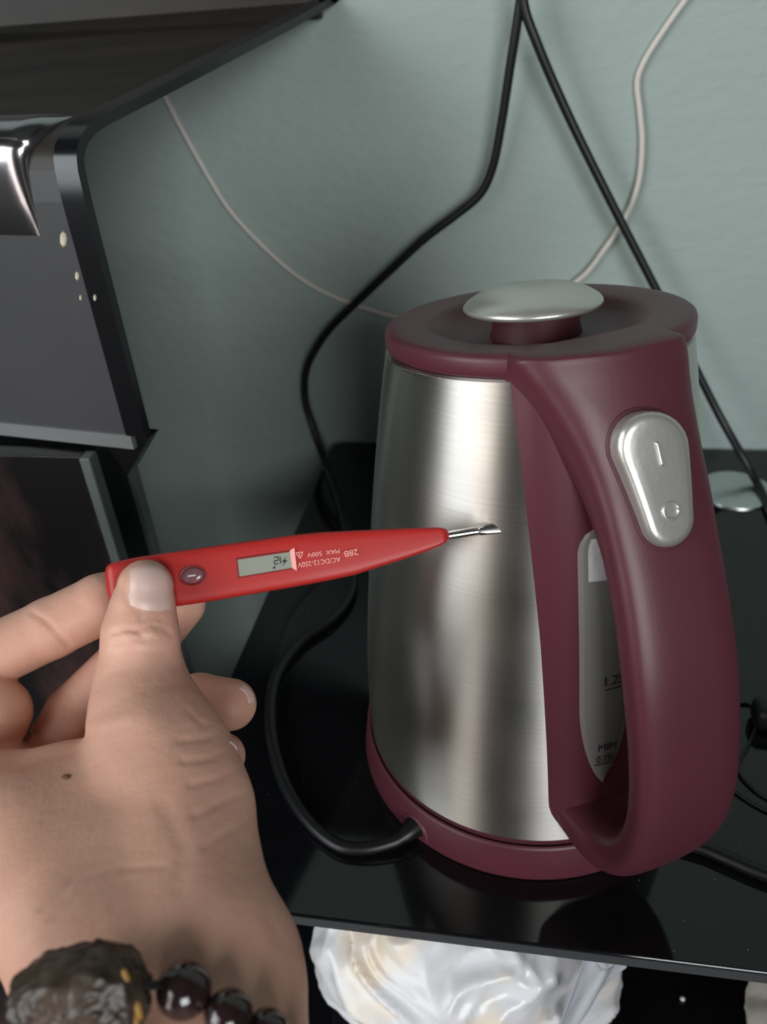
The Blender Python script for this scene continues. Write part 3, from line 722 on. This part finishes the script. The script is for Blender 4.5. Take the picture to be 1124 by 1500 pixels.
def rn(u, v):
    a = radians(-68+66*u); R_ = 35.0-9*v; return 338+R_*cos(a), 1032+R_*sin(a)
tag(nail('fingernail', rn, M_nail, .075), 'ring finger nail')
def pn(u, v):
    a = radians(-66+60*u); R_ = 31.5-8*v; return 325+R_*cos(a), 1108+R_*sin(a)
tag(nail('fingernail', pn, M_nail, .07), 'little finger nail')
q = cast(97, 1138); v, f = lathe([(0, .05), (.07, .045), (.12, .0), (0, -.05)], 10); gq = grad(q[None, :])[0]
qw = to_world(q[None, :])[0]; gw_ = gq[0]*RT+gq[1]*UP+gq[2]*FW; ax = np.cross(gw_, X); ax /= np.linalg.norm(ax); ay = np.cross(gw_, ax)
mesh('mole', [qw+ax*p[0]+ay*p[1]*1.3+gw_*p[2] for p in v], f, M_mole, hand)

# ------------------------------------------------------------------ bracelet
br = tag(empty('bracelet', tuple(at(240, 1450, 18.5))), 'bracelet of dark brown beads with one carved smoky crystal bead around the wrist', 'bracelet')
def bead(x, y, r_px, back=.0):
    q = cast(x, y, 15.0); d = q[2]; r = r_px/FPX*(d-r_px/FPX*d); c = q-np.array([0, 0, r*.75]); cwd = to_world(c[None, :])[0]
    prof = [(r*sin(a)*(1), -r*cos(a)) for a in np.linspace(0.06, pi-.06, 18)]
    v, f = lathe(prof, 28); v = [cwd+np.array(p) for p in v]
    o = mesh('bead', v, f, M_bead, br); return cwd
bc = [bead(277, 1432, 41), bead(340, 1470, 36), bead(394, 1496, 32), bead(428, 1535, 32)]
qc = cast(146, 1418, 15.0); cw = to_world((qc-np.array([0, 0, 1.25]))[None, :])[0]
# carved bead: lumpy lens, long axis along the wrist strap
V = []; F_ = []; nu, nv = 72, 56
la = RT*.955+UP*.22; lb = np.cross(FW, la); lb /= np.linalg.norm(lb); lc = np.cross(la, lb)
if lc@FW > 0: lc = -lc
for i in range(nv+1):
    th = pi*i/nv
    for j in range(nu):
        ph = 2*pi*j/nu; d = np.array([sin(th)*cos(ph), sin(th)*sin(ph), cos(th)])
        k = noise.fractal(Vector(d)*4.5, .9, 2.1, 4)*.08+.012*(1 if noise.noise(Vector(d)*7+Vector((5, 2, 1))) > .05 else -1)*(d[0] < .55)
        sq = (abs(d[0])**2.6+abs(d[1])**2.6+abs(d[2])**2.6)**(-1/2.6)
        rr = sq*(1+k); V.append(cw+la*d[0]*1.52*rr+lb*d[1]*1.08*rr+lc*d[2]*.82*rr)
for i in range(nv):
    for j in range(nu): F_.append((i*nu+j, i*nu+(j+1) % nu, (i+1)*nu+(j+1) % nu, (i+1)*nu+j))
cbd = tag(mesh('carved_bead', V, F_, M_carved, br), 'large carved smoky brown crystal bead')
for dx, dy, dz, sz in ((.86, -.42, .55, .15), (.92, .25, .5, .16), (.84, .45, .52, .12), (-.93, .15, .5, .12)):
    nd = np.array([dx, dy, dz]); nd = nd/np.linalg.norm(nd); sq = (abs(nd[0])**2.6+abs(nd[1])**2.6+abs(nd[2])**2.6)**(-1/2.6)
    c = cw+la*nd[0]*1.5*sq+lb*nd[1]*1.06*sq+lc*nd[2]*.8*sq
    v, f = lathe([(0, -.6), (.7, -.4), (1, 0), (.7, .4), (0, .6)], 9); mesh('amber_inlay', [c+la*p[0]*sz*.6+lb*p[1]*sz*1.6+lc*p[2]*sz*.8 for p in v], f, M_gold, br)
e_c = cw+la*1.45
v, f = tube([cw+la*1.2, e_c, (e_c+bc[0])/2-lc*.1, bc[0], bc[1], bc[2], bc[3]], .1, 8, 5); mesh('bracelet_cord', v, f, M_black, br)

# ------------------------------------------------------------------ plastic bags on the lower shelf
def bag(name, c, rad, seed, label, m, amp=.13, sq=2.1):
    V = []; F_ = []; nu, nv = 200, 110; off = Vector((seed*3.1, seed*1.7, seed))
    for i in range(nv+1):
        th = pi*i/nv
        for j in range(nu):
            ph = 2*pi*j/nu; d = np.array([sin(th)*cos(ph), sin(th)*sin(ph), cos(th)]); D = Vector(d)
            W_ = D+Vector((noise.noise(D*1.7+off), noise.noise(D*1.7-off), noise.noise(D*1.3+off)))*.5
            k = amp*(1-1.6*abs(noise.noise(W_*1.6+off)))+amp*.28*(1-2*sqrt(abs(noise.noise(W_*3.1+off))+.01))+amp*.05*(1-2*sqrt(abs(noise.noise(W_*8+off))+.01))
            s_ = (abs(d[0])**sq+abs(d[1])**sq+abs(d[2])**sq)**(-1/sq)
            p = np.array(c)+d*np.array(rad)*s_*(1+k-.1); p[2] = max(p[2], -18.95); V.append(p)
    for i in range(nv):
        for j in range(nu): F_.append((i*nu+j, i*nu+(j+1) % nu, (i+1)*nu+(j+1) % nu, (i+1)*nu+j))
    return tag(mesh(name, V, F_, m), label, 'bag')
bag('plastic_bag', (-3.0, -3.5, -13.0), (8.9, 7.2, 6.0), 1, 'crumpled white plastic bag with yellow stains on shelf below the kettle', M_bag)
M_bag2 = mat('beige_plastic_film', (.40, .36, .32), .4, bump=.5, bump_scale=40, bump_dist=.003)
bag('plastic_bag', (17.5, -6, -14.5), (5.0, 4.5, 4.5), 5, 'beige plastic bag on the lower shelf at the bottom right corner', M_bag2)

def film_mat():
    m = mat('clear_film', (.62, .64, .68), .3, trans=.55, ior=1.1, bump=.3, bump_scale=40, bump_dist=.002); return m
bagob = next(o for o in COL.objects if o.name == 'plastic_bag')
M_film = film_mat(); S = []
for i in range(15):
    t = i/14; a = on(918-80*t, 1420+90*t, 1, -8.0-1.0*t); b = on(858-50*t, 1405+110*t, 1, -8.3-1.2*t)
    S.append([a*(1-k)+b*k+Y*.35*sin(9*k+3*t)+Z*.2*sin(14*k+1) for k in np.linspace(0, 1, 16)])
v, f = loft(S, cap=False, closed=False); mesh('bag_flap', v, f, M_film, bagob, solid=.03)
# settled dust on the glass
M_dust = mat('dust', (.35, .35, .35), .9); V = []; F_ = []; rnd = random.Random(3)
for i in range(90):
    x = rnd.uniform(-14, 16); y = rnd.uniform(-10.8, 10); r = rnd.uniform(.012, .032)
    if math.hypot(x, y) < 8.6: continue
    k = len(V); V += [(x+r*cos(q), y+r*sin(q)*rnd.uniform(.6, 1.2), .004) for q in (0, 1.26, 2.5, 3.8, 5)]+[(x, y, .02)]; F_ += [(k+j, k+(j+1) % 5, k+5) for j in range(5)]
tag(mesh('dust', V, F_, M_dust, top, smooth=False), kind='stuff')
c = on(1000, 1464, 2, -18.9); v, f = lathe([(0, 0), (.14, .02), (.16, .1), (.08, .2), (0, .22)], 7); tag(mesh('crumb', [c+np.array(p) for p in v], f, M_white), 'tiny white crumb on the black lower shelf', 'crumb')
